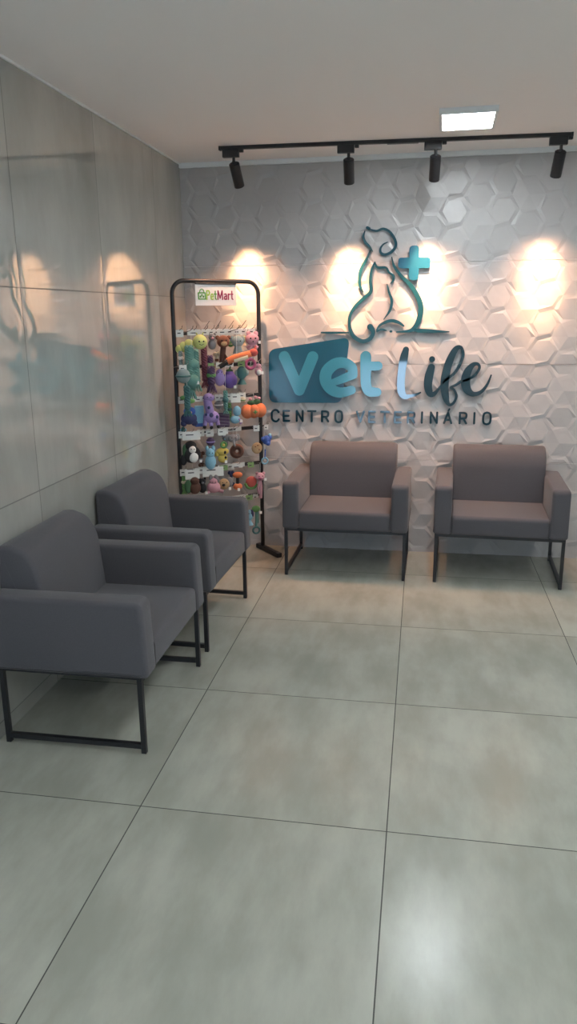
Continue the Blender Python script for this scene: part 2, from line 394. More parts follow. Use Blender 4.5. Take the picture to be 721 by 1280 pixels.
sign_part('paw_line', [S((300, 605, 8), (320, 577, 12), (370, 556, 16), (412, 563, 16), (443, 583, 8)), S((300, 612, 8), (325, 602, 10), (350, 607, 6))], c5, M_OUTL, dog)
sign_part('paw_dot', [S((373, 612, 11), (377, 612, 11))], c5, M_OUTL, dog)
sign_part('ground_line', [S((8, 618, 9), (80, 619, 11), (150, 618, 8))], c5, M_OUTL, dog)
sign_part('ground_line', [S((495, 605, 10), (530, 608, 20), (600, 611, 17), (683, 614, 5))], c5, M_OUTL, dog)

def put(bm, polypx, f, y0, y1, r):
    pts = [(q[0], q[1]) for q in f([(u, v, 1) for u, v in polypx], y0)]
    return prism(bm, round_poly(pts, r), y0, y1)
bm = bmesh.new()
put(bm, [(473, 157), (525, 155), (524, 219), (585, 219), (584, 277), (523, 277), (521, 341), (470, 341), (471, 278), (413, 277), (414, 221), (473, 220)], c5, -0.022, Y1, [0.028, 0.028, 0.004, 0.022, 0.022, 0.004, 0.028, 0.028, 0.004, 0.022, 0.022, 0.004])
tag(link('plus_sign', bm, mat('blue_plus_acrylic', (0.010, 0.085, 0.16), 0.25)), 'chunky rounded blue plus sign mounted on the wall beside the dog drawing', 'wall sign')

c6 = crop(330, 410, 0.2219)
vet = thing('panel_sign', 'petrol blue rounded panel sign with light teal letters Vet on the textured wall', 'wall sign', (0.95, 0, 1.28))
bm = bmesh.new(); put(bm, [(26, 122), (482, 52), (437, 422), (28, 420)], c6, -0.012, Y1, 0.055)
bmesh.ops.translate(bm, vec=-vet.location, verts=bm.verts); link('panel', bm, M_PTEAL, vet)
YL0, YL1 = -0.024, -0.012
sign_part('letter_v', [[(114, 162, 62), (198, 350, 62)], [(198, 350, 62), (274, 163, 62)]], c6, M_LTEAL, vet, YL0, YL1)
sign_part('letter_e', [[(372, 312, 34), (430, 292, 44), (500, 262, 52)], [(500, 262, 52), (492, 222, 56), (448, 196, 58), (395, 205, 62), (352, 248, 66), (348, 300, 66), (380, 346, 62), (432, 364, 56), (492, 350, 48)]], c6, M_LTEAL, vet, YL0, YL1)
sign_part('letter_t', [[(572, 160, 58), (572, 250, 58), (574, 320, 56), (592, 356, 56), (636, 362, 48)], [(590, 216, 50), (642, 214, 48)]], c6, M_LTEAL, vet, YL0, Y1)

c7 = crop(470, 410, 0.2219)
life = thing('script_sign', 'dark teal handwritten-style word Life mounted on the textured wall', 'wall sign', (1.95, 0, 1.25))
sign_part('letter_l', [[(168, 122, 34), (156, 170, 46), (146, 230, 44), (140, 300, 44), (142, 355, 44), (160, 385, 34), (190, 384, 20), (220, 377, 16), (250, 364, 8)]], c7, M_DTEAL, life, -0.018, Y1)
sign_part('letter_i', [[(311, 222, 40), (298, 270, 48), (292, 325, 46), (303, 368, 38), (325, 372, 26), (350, 345, 14), (372, 315, 10)]], c7, M_DTEAL, life, -0.018, Y1,
          extra=lambda bm: [disc(bm, q[0], q[1], 0.021, -0.018, Y1) for q in c7([(315, 176, 1)], -0.018)])
sign_part('letter_f', [[(372, 318, 9), (395, 290, 14), (440, 255, 16), (472, 205, 17), (490, 150, 16), (478, 110, 18), (448, 120, 32), (414, 185, 42), (392, 260, 46), (385, 330, 46), (392, 390, 38), (410, 432, 18), (436, 422, 14), (452, 385, 14), (440, 350, 13), (420, 336, 13), (450, 320, 14), (478, 300, 14)]], c7, M_DTEAL, life, -0.018, Y1)
sign_part('letter_e', [[(478, 302, 14), (520, 288, 14), (560, 262, 14), (582, 225, 15), (572, 203, 17), (545, 208, 26), (516, 245, 42), (503, 295, 50), (512, 345, 46), (545, 372, 28), (588, 362, 20), (625, 320, 14), (648, 266, 8)]], c7, M_DTEAL, life, -0.018, Y1)

# small capitals: every letter drawn from strokes in a box one unit high
GL = {
 'C': ([(.66, .80), (.52, .96), (.28, .96), (.09, .78), (.07, .5), (.09, .22), (.28, .04), (.52, .04), (.66, .20)], 1),
 'O': ([(.36, .97), (.13, .86), (.07, .5), (.13, .14), (.36, .03), (.59, .14), (.65, .5), (.59, .86), (.36, .97)], 1),
}
POLY = {
 'E': [[(.58, .92), (.10, .92), (.10, .08), (.58, .08)], [(.10, .5), (.52, .5)]],
 'N': [[(.10, .08), (.10, .92), (.60, .08), (.60, .92)]],
 'T': [[(.02, .92), (.66, .92)], [(.34, .92), (.34, .08)]],
 'R': [[(.10, .08), (.10, .92), (.42, .92)], [(.10, .46), (.42, .46)], [(.40, .44), (.62, .08)]],
 'V': [[(.06, .92), (.35, .08), (.64, .92)]],
 'I': [[(.15, .92), (.15, .08)]],
 'A': [[(.05, .08), (.34, .92), (.63, .08)], [(.16, .34), (.52, .34)]],
}
def caps(text, xs, z0, hgt, parent, accent=None):
    for i, (ch, x) in enumerate(zip(text, xs)):
        wd = 0.165; base = 'A' if ch == 'Á' else ch; bm = bmesh.new(); cxw = {'I': .15, 'C': .36, 'O': .36, 'E': .34, 'N': .35}.get(base, .34)
        def tr(P): return [(x+(a-cxw)*hgt, z0+b*hgt, wd*hgt) for a, b in P]
        if base in GL: stroke(bm, tr(GL[base][0]), Y0, Y1)
        else:
            for P in POLY[base]: stroke(bm, tr(P), Y0, Y1, smooth=False)
            if base == 'R': stroke(bm, tr([(.38, .92), (.58, .86), (.62, .69), (.57, .52), (.38, .46)]), Y0, Y1)
        if ch == 'Á': stroke(bm, [(x+.02*hgt, z0+1.08*hgt, .13*hgt), (x+.10*hgt, z0+1.22*hgt, .13*hgt)], Y0, Y1, n=1)
        bmesh.ops.translate(bm, vec=-parent.location, verts=bm.verts)
        link('letter_'+base.lower(), bm, M_DTEAL, parent)
xs1 = [at(330+.2219*u, 520, Y0).x for u in (62, 125, 200, 268, 342, 420)]
xs2 = [at(330+.2219*u, 521, Y0).x for u in (541, 607, 680)]+[at(470+.2219*u, 522, Y0).x for u in (122, 196, 258, 325, 404, 488, 553, 624)]
t1 = thing('small_lettering', 'row of small dark teal capitals reading CENTRO under the blue panel', 'wall sign', (0.88, 0, 0.972), 0, 'small capital words under the sign')
caps('CENTRO', xs1, 0.971, 0.088, t1)
t2 = thing('small_lettering', 'row of small dark teal capitals reading VETERINÁRIO under the word Life', 'wall sign', (1.75, 0, 0.972), 0, 'small capital words under the sign')
caps('VETERINÁRIO', xs2, 0.972, 0.088, t2)

# ------------------------------------------------------------------ armchairs
def side_prism(prof, x0, x1, bev, seg=3):
    """profile in (y, z) pulled along x, with softly rolled ends"""
    n = len(prof); area = sum(prof[i-1][0]*prof[i][1]-prof[i][0]*prof[i-1][1] for i in range(n))
    sg = 1 if area > 0 else -1; nor = []
    for i in range(n):
        a, b = Vector(prof[i-1]), Vector(prof[(i+1) % n]); t = (b-a).normalized(); nor.append(Vector((-t.y, t.x))*sg)
    bm = bmesh.new(); rings = []; offs = []
    for k in range(seg+1):
        a = PI/2*k/seg; offs.append((bev*(1-math.sin(a)), bev*(1-math.cos(a))))
    secs = [(x0+dx, ins) for ins, dx in [(o[0], o[1]) for o in offs]]
    secs += [(x1-dx, ins) for ins, dx in reversed(offs)]
    for x, ins in secs:
        rings.append([bm.verts.new((x, p[0]+q.x*ins, p[1]+q.y*ins)) for p, q in zip(prof, nor)])
    for A, B in zip(rings, rings[1:]):
        for i in range(n): bm.faces.new((A[i], A[(i+1) % n], B[(i+1) % n], B[i]))
    bm.faces.new(rings[0]); bm.faces.new(rings[-1])
    return bm
def make_chair(label):
    t = thing('armchair', label, 'armchair', group='grey fabric waiting room armchairs')
    prof = round_poly([(-.332, .342), (-.332, .468), (.18, .468), (.18, .342)], [.016, .030, .016, .016], 5)
    st = link('seat', side_prism(prof, -.308, .308, .012), M_FABRIC, t, smooth=True, angle=50)
    for x in (-.3, .3):
        bm = tube(bmesh.new(), [(x, -.3325, .35), (x, -.3325, .445), (x, -.318, .465), (x, -.29, .4685), (x, .12, .4685)], .0022, 6); link('seam', bm, M_SEAM, st)
    prof = round_poly([(.118, .40), (.150, .74), (.195, .815), (.270, .842), (.328, .835), (.332, .345), (.13, .345)], [.03, .05, .034, .02, .022, .03, .03], 5)
    bk = link('backrest', side_prism(prof, -.313, .313, .022, 4), M_FABRIC, t, smooth=True, angle=60)
    for s in (-1, 1):
        prof = round_poly([(-.342, .340), (-.330, .662), (.332, .662), (.332, .340)], [.024, .038, .034, .024], 6)
        bm = side_prism(prof, *sorted((s*.307, s*.420)), .020, 4)
        ar = link('armrest', bm, M_FABRIC, t, smooth=True, angle=60)
        bm = tube(bmesh.new(), [(s*.4205, -.31, .352), (s*.4205, .31, .352)], .0018, 6); link('seam', bm, M_SEAM, ar)
    r = .0105
    bm = bmesh.new()
    for y in (-.30, .30): box(bm, -.40-r, .40+r, y-r, y+r, .320, .3415)
    for s in (-1, 1): box(bm, s*.40-r, s*.40+r, -.30+r, .30-r, .334, .3415)
    link('seat_frame', bm, M_BLACK, t)
    for s in (-1, 1):
        for y in (-.30, .30):
            link('leg', box(bmesh.new(), s*.40-r, s*.40+r, y-r, y+r, .0, .320, .001, 1), M_BLACK, t)
        link('side_rail', box(bmesh.new(), s*.40-r, s*.40+r, -.30+r, .30-r, .022, .043), M_BLACK, t)
    return t
def copy_tree(o, parent=None):
    c = o.copy(); C.objects.link(c)
    if parent: c.parent = parent
    for ch in list(o.children): copy_tree(ch, c)
    return c
chair0 = make_chair('grey armchair against the textured wall, between the toy rack and the other wall-side chair')
for i, (x, y, deg, lab) in enumerate([
    (1.252, -.348, -1.0, chair0['label']),
    (2.265, -.361, -2.4, 'grey armchair against the textured wall at the right edge, below VETERINÁRIO'),
    (.345, -2.498, 90.3, 'grey armchair nearest the viewer, cropped by the left edge of the photo'),
    (.352, -1.510, 88.1, 'grey armchair along the polished left wall, next to the toy rack')]):
    o = chair0 if i == 0 else copy_tree(chair0)
    o.location = (x, y, 0); o.rotation_euler = (0, 0, math.radians(deg)); o['label'] = lab

# ------------------------------------------------------------------ toy rack
RA = math.radians(42); RL = 0.655
RP = Vector((0.570-RL*math.cos(RA), -0.105-RL*math.sin(RA), 0))     # foot of the left pole; local x runs to the right pole, local -y faces the room
RU = Vector((math.cos(RA), math.sin(RA), 0)); RN = Vector((math.sin(RA), -math.cos(RA), 0))
def rk(px, py, off=0.0):
    d = ray(px, py); t = ((RP+RN*off)-CAM).dot(RN)/d.dot(RN); p = CAM+d*t
    return (p-RP).dot(RU), p.z
RZ = 1.965
rack = thing('toy_rack', 'black tubular display rack full of pet toys, standing across the corner', 'display rack', tuple(RP), RA)
bm = bmesh.new()
arc = lambda cx, a0, a1: [(cx+0.085*math.cos(a), 0, RZ-0.085+0.085*math.sin(a)) for a in [a0+(a1-a0)*k/8 for k in range(9)]]
tube(bm, [(0, 0, 0.03), (0, 0, 0.6), (0, 0, 1.2), (0, 0, 1.8)]+arc(0.085, PI, PI/2)+arc(RL-0.085, PI/2, 0)+[(RL, 0, 1.8), (RL, 0, 1.2), (RL, 0, 0.6), (RL, 0, 0.03)], 0.0145, 14)
link('tube_frame', bm, M_BLACK, rack, smooth=True)
for x, a, b in ((0, -0.27, 0.06), (RL, -0.245, 0.075)):
    link('foot', box(bmesh.new(), x-0.02, x+0.02, a, b, 0.0, 0.035, 0.006, 2), M_BLACK, rack)
M_STRIP = mat('price_strip', (0.62, 0.62, 0.60), 0.35)
bars = [rk(218, 417)[1], rk(222, 459)[1], rk(224, 500)[1], rk(225, 543)[1], rk(226, 590)[1], rk(228, 632)[1]]
bars = [round(b, 4) for b in bars]
for i, z in enumerate(bars):
    link('crossbar', box(bmesh.new(), 0.010, RL-0.010, -0.012, 0.006, z-0.012, z+0.012, 0.002, 1), M_BLACK, rack)
    x = 0.09
    for k, wd in enumerate(((.14, .12, .13), (.07, .05), (.16, .10, .10), (.20, .16), (.16, .22), (.2, .2))[i]):
        st = link('price_strip', box(bmesh.new(), x, x+wd, -0.016, -0.0125, z-0.014, z+0.018, 0.001, 1), M_STRIP, rack)
        bm = bmesh.new()
        box(bm, x+wd*.3, x+wd*.7, -0.0168, -0.0158, z-0.004, z+0.008)
        link('price_print', bm, M_SEAM, st); st2 = st
        x += wd+0.035
# white header plate hanging from the top tube
z1 = RZ-0.013; hx0 = rk(242, 358)[0]; hx1 = rk(293, 358)[0]; z0 = rk(267, 382)[1]
M_PLATE = mat('white_sign_plate', (0.70, 0.71, 0.72), 0.4)
plate = thing('header_sign', 'small white PetMart sign hanging from the top tube of the toy rack', 'sign', tuple(RP+RU*((hx0+hx1)/2)+Vector((0, 0, z1))), RA)
hw = (hx1-hx0)/2; hh = z1-z0
link('plate', box(bmesh.new(), -hw, hw, -0.020, -0.015, -hh, -0.002, 0.001, 1), M_PLATE, plate)
link('clip', box(bmesh.new(), -hw, hw, -0.0245, -0.0145, -0.010, 0.002, 0.002, 1), M_BLACK, plate)
YA, YB = -0.0215, -0.0195
g = mat('sign_green', (0.10, 0.30, 0.06), 0.5); g2 = mat('sign_light_green', (0.30, 0.48, 0.05), 0.5); mr = mat('sign_maroon', (0.22, 0.015, 0.07), 0.5)
U = hw*2/51.0; cx = lambda px: (px-267.5)*U; zc = -hh*0.52; hL = 0.056
bm = bmesh.new()
stroke(bm, [(cx(246), zc-.028, .008), (cx(245.6), zc+.012, .008), (cx(254), zc+.012, .008), (cx(254.4), zc-.028, .008), (cx(246), zc-.028, .008)], YA, YB, smooth=False)
stroke(bm, [(cx(247.3), zc+.014, .006), (cx(248), zc+.030, .006), (cx(250), zc+.036, .006), (cx(252), zc+.030, .006), (cx(252.7), zc+.014, .006)], YA, YB)
disc(bm, cx(248.3), zc-.012, .007, YA, YB); disc(bm, cx(251.8), zc-.012, .007, YA, YB); disc(bm, cx(250), zc-.002, .006, YA, YB)
link('bag_logo', bm, g, plate)
def word(chars, m_):
    for ch, px, wpx, mm in chars:
        bm = bmesh.new(); w2 = wpx*U/2; X = cx(px); t_ = 0.0085
        Pn = lambda *P: [(X+a*w2, zc-.030+b*hL, t_) for a, b in P]
        sh = {'P': [Pn((-1, 0), (-1, 1), (.4, 1), (1, .8), (.4, .5), (-1, .5))],
              'e': [Pn((-1, .3), (.9, .3), (.6, .58), (0, .64), (-.7, .55), (-1, .3), (-.7, .05), (0, 0), (.8, .06))],
              't': [Pn((0, .95), (0, .1), (.8, 0)), Pn((-.9, .62), (.9, .62))],
              'M': [Pn((-1, 0), (-.85, 1), (0, .15), (.85, 1), (1, 0))],
              'a': [Pn((-.8, .6), (.3, .64), (.8, .45), (.8, 0)), Pn((.8, .36), (-.4, .36), (-.9, .18), (-.4, 0), (.8, .1))],
              'r': [Pn((-.7, 0), (-.7, .64)), Pn((-.7, .45), (0, .62), (.8, .6))]}[ch]
        for Q in sh: stroke(bm, Q, YA, YB, smooth=False)
        link('letter_'+ch.lower(), bm, mm, plate)
word([('P', 257.8, 3.6, g2), ('e', 262.6, 3.2, g2), ('t', 266.6, 2.6, g), ('M', 272.6, 6.0, mr), ('a', 279.3, 3.4, mr), ('r', 283.8, 2.4, mr), ('t', 287.5, 2.6, mr)], None)

# ------------------------------------------------------------------ pet toys
MC = {}
def col(name, c, rough=0.85, bump=None):
    if name not in MC: MC[name] = mat('toy_'+name, c, rough, bump=bump or (260, 0.6), var=0.12, vscale=120)
    return MC[name]
PAL = dict(yellowgreen=(.62, .66, .16), teal=(.10, .30, .26), darkteal=(.04, .16, .16), maroon=(.20, .04, .07), brown=(.22, .07, .03), greyteal=(.22, .32, .33),
 pink=(.62, .28, .36), orange=(.75, .16, .02), red=(.55, .06, .04), black=(.015, .015, .018), purple=(.13, .06, .34), violet=(.30, .20, .52), blue=(.02, .10, .45),
 lightblue=(.18, .48, .66), navy=(.03, .04, .14), white=(.75, .75, .72), yellow=(.72, .52, .04), tan=(.48, .30, .13), darkbrown=(.10, .035, .02), green=(.12, .33, .08),
 grey=(.22, .22, .24), cream=(.70, .58, .38), darkgreen=(.04, .13, .05), magenta=(.42, .06, .18), plum=(.09, .04, .11))
def m_(c):
    g_ = sum(PAL[c])/3; return col(c, tuple((.80*v+.20*g_)*.92 for v in PAL[c]))
M_CARD = mat('card_stock', (0.72, 0.73, 0.70), 0.5); M_CARDG = mat('card_stock_green', (0.22, 0.36, 0.14), 0.5); M_PRINT = mat('card_print', (0.05, 0.05, 0.06), 0.5)
M_TAG = mat('white_tag', (0.8, 0.8, 0.78), 0.6)
def shape(bm, sp):
    k = sp[0]
    if k == 'b': ball(bm, sp[1], sp[2], 3)                      # ball: centre, radii
    elif k == 'c': cyl(bm, *sp[1:])                             # cone or cylinder
    elif k == 't': torus(bm, *sp[1:])                           # ring
    elif k == 'l': tube(bm, catmull([tuple(p) for p in sp[1]], 5), sp[2], 8)   # limb along a curve
    elif k == 'x': box(bm, *sp[1:])
    elif k == 'r':                                              # twisted rope: top, bottom, radius
        a, b, r = Vector(sp[1]), Vector(sp[2]), sp[3]; n = max(int((a-b).length/0.004), 8)
        for ph in (0, 2.1, 4.2):
            pts = [a+(b-a)*i/n+Vector((math.cos(ph+i*0.62), math.sin(ph+i*0.62), 0))*r*0.5 for i in range(n+1)]
            tube(bm, pts, r*0.55, 6)
        for i in range(9):
            q = 2*PI*i/9; tube(bm, [b, b+Vector((math.cos(q)*r*.8, math.sin(q)*r*.8, -r*1.0)), b+Vector((math.cos(q)*r*1.3, math.sin(q)*r*1.3, -r*2.3))], [r*.22, r*.2, r*.12], 5)
PLACED = []
def toy(name, label, cat, px, py, bar, parts, card=None, off=0.085, s=1.22, tagp=None, tilt=0.0, group='pet toys hanging on the rack', far=0.24):
    """parts: (part name, colour, [shapes]) in metres around the toy's centre, x right, y back, z up"""
    zb = bars[bar]
    SPL = dict(eyes='eye', ears='ear', hooves='hoof', weights='weight', antennae='antenna', fins='fin', berries='berry', leaves='leaf', limbs='limb')
    parts = [q for p in parts for q in ([(SPL[p[0]], p[1], [x]) for x in p[2]] if p[0] in SPL else [p])]
    rot = Matrix.Rotation(RA-math.radians(16), 4, 'Z'); built = []; vs = []; fs = []
    for pn, c, sh in parts:
        bm = bmesh.new()
        for sp in sh: shape(bm, sp)
        if s != 1: bmesh.ops.scale(bm, vec=(s, s, s), verts=bm.verts)
        if tilt: bmesh.ops.rotate(bm, cent=(0, 0, 0), matrix=Matrix.Rotation(tilt, 3, 'Y'), verts=bm.verts)
        k = len(vs); bm.verts.index_update(); vs += [rot @ v.co for v in bm.verts]; fs += [[k+v.index for v in f.verts] for f in bm.faces]
        built.append((pn, c, bm))
    back = max((v.dot(-RN) for v in vs), default=.03)               # how far the toy reaches behind its centre
    cands = sorted([q for q in [back+0.022+0.006*i for i in range(34)] if q < max(far, back+.03)], key=lambda q: abs(q-off)); best = None
    for q in cands:
        u, z = rk(px, py, q); p = RP+RU*u+RN*q+Vector((0, 0, z))
        tree = BVHTree.FromPolygons([v+p for v in vs], fs); n = sum(len(tree.overlap(o)) for o in PLACED)
        if best is None or n < best[0]: best = (n, q, u, z, p, tree)
        if n == 0: break
    n, off, u, z, pos, tree = best; PLACED.append(tree)
    # hook: wire from the crossbar, rising to its tip; the toy's loop hangs on it
    ro = off/.085
    hk = link('hook', tube(bmesh.new(), [(u, -0.012, zb), (u, -off, zb+0.022), (u, -off-0.035, zb+0.036), (u, -off-0.045, zb+0.052)], 0.0022, 6), M_CHROME if bar else M_BLACK, rack)
    t = thing(name, label, cat, tuple(pos), RA-math.radians(16), group)
    for pn, c, bm in built: link(pn, bm, m_(c) if isinstance(c, str) else c, t, smooth=True, angle=50)
    ztop = zb+0.018-z
    if card:
        cw, chh, green = card
        link('header_card', box(bmesh.new(), -cw/2, cw/2, 0.0005, 0.002, ztop-chh, ztop+0.008, 0.0005, 1), M_CARDG if green else M_CARD, t)
        bm = bmesh.new(); box(bm, -cw*.30, cw*.12, -0.0006, 0.0006, ztop-0.018, ztop-0.011)
        link('card_print', bm, M_PRINT, t)
    else:
        link('hanging_loop', tube(bmesh.new(), [(0, 0, ztop+.002), (.003, 0, ztop-.01), (0, 0.002, min(ztop-.02, 0.0))], 0.0013, 5), M_TAG, t)
    if tagp:
        x, zz = tagp; link('label_tag', box(bmesh.new(), x-.009, x+.009, -0.030, -0.0285, zz-.010, zz+.010, 0.0004, 1), M_TAG, t)
    return t
def eyes(x, y, z, d=0.010, r=0.003): return ('eyes', 'black', [('b', (x-d, y, z), r), ('b', (x+d, y, z), r)])
P = 0.0056
# --- row 1
toy('caterpillar_toy', 'yellow-green plush caterpillar with a smiling round face, top left of the rack', 'pet toy', 243, 428, 0, [
 ('body', 'yellowgreen', [('b', (-.028, .012, -.014), (.030, .022, .032)), ('b', (-.058, .018, -.024), (.026, .02, .029)), ('b', (-.082, .02, -.034), (.020, .018, .023))]),
 ('face', 'yellowgreen', [('b', (.030, -.004, .002), (.040, .026, .040))]), eyes(.034, -.029, .006, .012, .0045),
 ('mouth', 'black', [('l', [(.022, -.028, -.008), (.034, -.031, -.014), (.046, -.028, -.008)], .0015)]),
 ('antennae', 'yellowgreen', [('l', [(.018, 0, .036), (.012, 0, .052)], .004), ('l', [(.044, 0, .036), (.050, 0, .052)], .004)])], (.085, .03, False))
toy('rope_toy', 'long teal green rope toy with frayed ends below the caterpillar', 'pet toy', 240, 462, 0, [
 ('rope', 'teal', [('r', (-.01, .01, .12), (-.012, .01, -.10), .026), ('r', (.022, .02, .10), (.026, .02, -.07), .022)]), ('knot', 'teal', [('b', (0, .01, .03), (.040, .03, .034)), ('b', (-.006, 0, -.06), (.044, .034, .04))])], tagp=(.03, -.085))
toy('rope_toy', 'braided maroon rope toy beside the teal rope', 'pet toy', 258, 455, 0, [
 ('rope', 'maroon', [('r', (-.012, 0, .11), (-.010, 0, -.09), .018)]), ('second_rope', 'plum', [('r', (.022, .01, .04), (.026, .01, -.10), .018)])], (.05, .03, False))
toy('monkey_toy', 'brown plush bear-faced toy hanging by its arms at the top row', 'pet toy', 279, 427, 0, [
 ('head', 'brown', [('b', (0, 0, 0), (.036, .028, .034)), ('b', (-.032, .002, .022), (.012, .008, .012)), ('b', (.032, .002, .022), (.012, .008, .012))]),
 ('muzzle', 'tan', [('b', (0, -.022, -.010), (.018, .012, .014))]), eyes(0, -.026, .008, .012, .004),
 ('body', 'darkbrown', [('l', [(0, 0, -.03), (-.006, .005, -.08), (-.012, .005, -.13)], .016), ('l', [(-.005, 0, -.06), (.02, -.005, -.10), (.045, 0, -.125)], .009)])], (.07, .03, False))
toy('sheep_toy', 'small grey-teal plush ball with a face, right of the brown plush', 'pet toy', 297, 427, 0, [
 ('body', 'greyteal', [('b', (0, 0, 0), (.034, .028, .033)), ('b', (-.030, .004, .012), (.012, .008, .020)), ('b', (.030, .004, .012), (.012, .008, .020))]),
 eyes(0, -.026, .004, .010, .0035), ('skirt', 'greyteal', [('c', (0, 0, -.02), (0, 0, -.065), .018, .030, 12)])], (.06, .03, False))
toy('doll_toy', 'pink spotted plush toy at the right end of the top row', 'pet toy', 315, 424, 0, [
 ('body', 'pink', [('b', (0, 0, 0), (.040, .028, .034)), ('b', (-.02, 0, .03), (.014, .01, .016)), ('b', (.022, 0, .03), (.014, .01, .016)), ('l', [(0, 0, -.03), (-.03, 0, -.05)], .012), ('l', [(0, 0, -.03), (.03, 0, -.05)], .012)]),
 ('spots', 'black', [('b', (-.014, -.026, .006), .005), ('b', (.014, -.026, .006), .005), ('b', (0, -.027, -.012), .004)])], (.05, .028, False), tagp=(.045, -.02))
toy('fox_toy', 'long red-orange plush toy with a black tip, lying slanted across the hooks', 'pet toy', 296, 449, 0, [
 ('body', 'orange', [('l', [(-.055, 0, -.012), (-.02, -.004, .004), (.03, -.004, .018), (.085, 0, .030)], .019)]),
 ('tip', 'black', [('l', [(-.100, 0, -.040), (-.075, 0, -.026), (-.052, 0, -.012)], .013)]), ('head', 'red', [('b', (.095, -.004, .034), (.026, .020, .022)), ('c', (.105, 0, .05), (.112, 0, .072), .010, .002, 10)]),
 ('belly', 'cream', [('l', [(-.02, -.012, -.006), (.06, -.014, .012)], .012)])], off=0.13)
# --- row 2
toy('ball_toy', 'round grey-green plush ball at the left of the second row', 'pet toy', 229, 470, 1, [('ball', 'greyteal', [('b', (0, 0, 0), (.038, .032, .040))]), ('trim', 'darkteal', [('t', (0, 0, 0), .037, .005, 'z')])], (.05, .028, False))
toy('rope_toy', 'dark patterned short rope toy in the second row', 'pet toy', 264, 468, 1, [('rope', 'plum', [('r', (0, 0, .04), (0, 0, -.05), .022)]), ('knot', 'green', [('b', (0, 0, -.005), (.026, .022, .020))])], (.04, .025, True))
toy('eggplant_toy', 'purple eggplant-shaped toy in the middle of the rack', 'pet toy', 287, 474, 1, [
 ('body', 'purple', [('b', (0, 0, -.006), (.043, .034, .046)), ('b', (0, 0, .024), (.026, .024, .030))]), ('stalk', 'darkgreen', [('b', (0, 0, .048), (.020, .018, .010)), ('c', (0, 0, .05), (.006, 0, .072), .006, .004, 8)])], (.06, .03, False), tagp=(.03, -.052))
toy('plush_toy', 'lilac plush toy half hidden left of the eggplant', 'pet toy', 275, 474, 1, [('body', 'violet', [('b', (0, .01, 0), (.030, .022, .040)), ('b', (0, .01, .036), (.020, .018, .020))]), eyes(0, -.01, .040, .008, .003)], (.05, .028, False))
toy('plush_toy', 'dark teal plush fish right of the eggplant', 'pet toy', 302, 466, 1, [('body', 'darkteal', [('b', (0, 0, 0), (.030, .020, .038)), ('c', (0, 0, -.03), (0, 0, -.065), .008, .028, 12)]), ('fins', 'greyteal', [('b', (-.030, 0, 0), (.012, .006, .018)), ('b', (.030, 0, 0), (.012, .006, .018))])], (.05, .028, True))
toy('ring_toy', 'small magenta ring-shaped toy under the pink spotted plush', 'pet toy', 313, 455, 1, [('ring', 'magenta', [('t', (0, 0, 0), .026, .009)]), ('strap', 'violet', [('l', [(0, 0, .022), (0, 0, .05)], .006)])])
toy('doll_toy', 'tiny pink and white plush beside the right pole', 'pet toy', 323, 464, 1, [('body', 'pink', [('b', (0, 0, 0), (.022, .018, .026)), ('b', (0, 0, .028), .017)]), ('apron', 'white', [('b', (0, -.012, -.004), (.014, .010, .016))]), eyes(0, -.016, .030, .006, .0025)], tagp=(.02, -.01))
# --- row 3
toy('dog_toy', 'dark blue plush toy with an orange nose at the left of the third row', 'pet toy', 236, 520, 2, [
 ('body', 'navy', [('b', (0, 0, -.014), (.046, .03, .034)), ('b', (-.03, 0, -.040), (.018, .016, .018)), ('b', (.03, 0, -.040), (.018, .016, .018))]), ('head', 'blue', [('b', (.004, -.006, .026), (.034, .026, .026))]), ('nose', 'orange', [('b', (.006, -.030, .022), .008)])], (.07, .035, False))
toy('rope_toy', 'green rope toy with plush leaves at the far left of the third row', 'pet toy', 234, 497, 1, [('rope', 'darkteal', [('r', (0, 0, .06), (0, 0, -.06), .018)]), ('leaf', 'green', [('b', (-.02, 0, 0), (.02, .008, .012)), ('b', (.022, 0, -.02), (.02, .008, .012))])], off=.11)
toy('packaged_toy', 'flat light blue packaged toy left of the purple giraffe', 'pet toy', 249, 516, 2, [('pack', 'lightblue', [('x', -.026, .026, -.006, .010, -.06, .04, .004)]), ('base', 'blue', [('x', -.027, .027, -.007, .011, -.078, -.058, .004)])], (.055, .03, False))
toy('giraffe_toy', 'purple plush giraffe with dark round spots', 'pet toy', 263, 515, 2, [
 ('body', 'violet', [('b', (.004, 0, -.028), (.046, .03, .036)), ('l', [(0, 0, -.01), (-.012, -.004, .04), (-.016, -.006, .07)], .024), ('b', (-.008, -.008, .082), (.032, .026, .024)), ('l', [(-.03, 0, -.04), (-.036, -.006, -.075)], .012), ('l', [(.0, 0, -.04), (.0, -.010, -.078)], .012), ('l', [(.035, 0, -.04), (.040, -.006, -.075)], .012)]),
 ('spots', 'navy', [('b', (-.012, -.024, .028), (.008, .006, .010)), ('b', (.0, -.028, -.014), (.012, .007, .013)), ('b', (.032, -.022, -.026), (.009, .006, .010)), ('b', (-.028, -.022, -.010), (.007, .005, .008))]),
 ('hooves', 'black', [('b', (-.037, -.008, -.082), .010), ('b', (0, -.012, -.086), .010), ('b', (.041, -.008, -.082), .010)]), eyes(-.010, -.032, .086, .010, .003)], off=.12)
toy('net_toy', 'dark plum netted toy right of the purple giraffe', 'pet toy', 279, 524, 2, [('body', 'plum', [('x', -.036, .036, -.012, .012, -.045, .036, .010)]), ('netting', 'grey', [('l', [(-.036, -.013, .03-.018*k), (.036, -.013, .020-.018*k)], .0014) for k in range(4)])], (.06, .03, False))
toy('rope_toy', 'thin teal rope toy above the plum netted toy', 'pet toy', 282, 500, 1, [('rope', 'teal', [('r', (0, 0, .05), (0, 0, -.05), .013)]), ('bead', 'darkteal', [('b', (0, 0, 0), .018)])], off=.11)
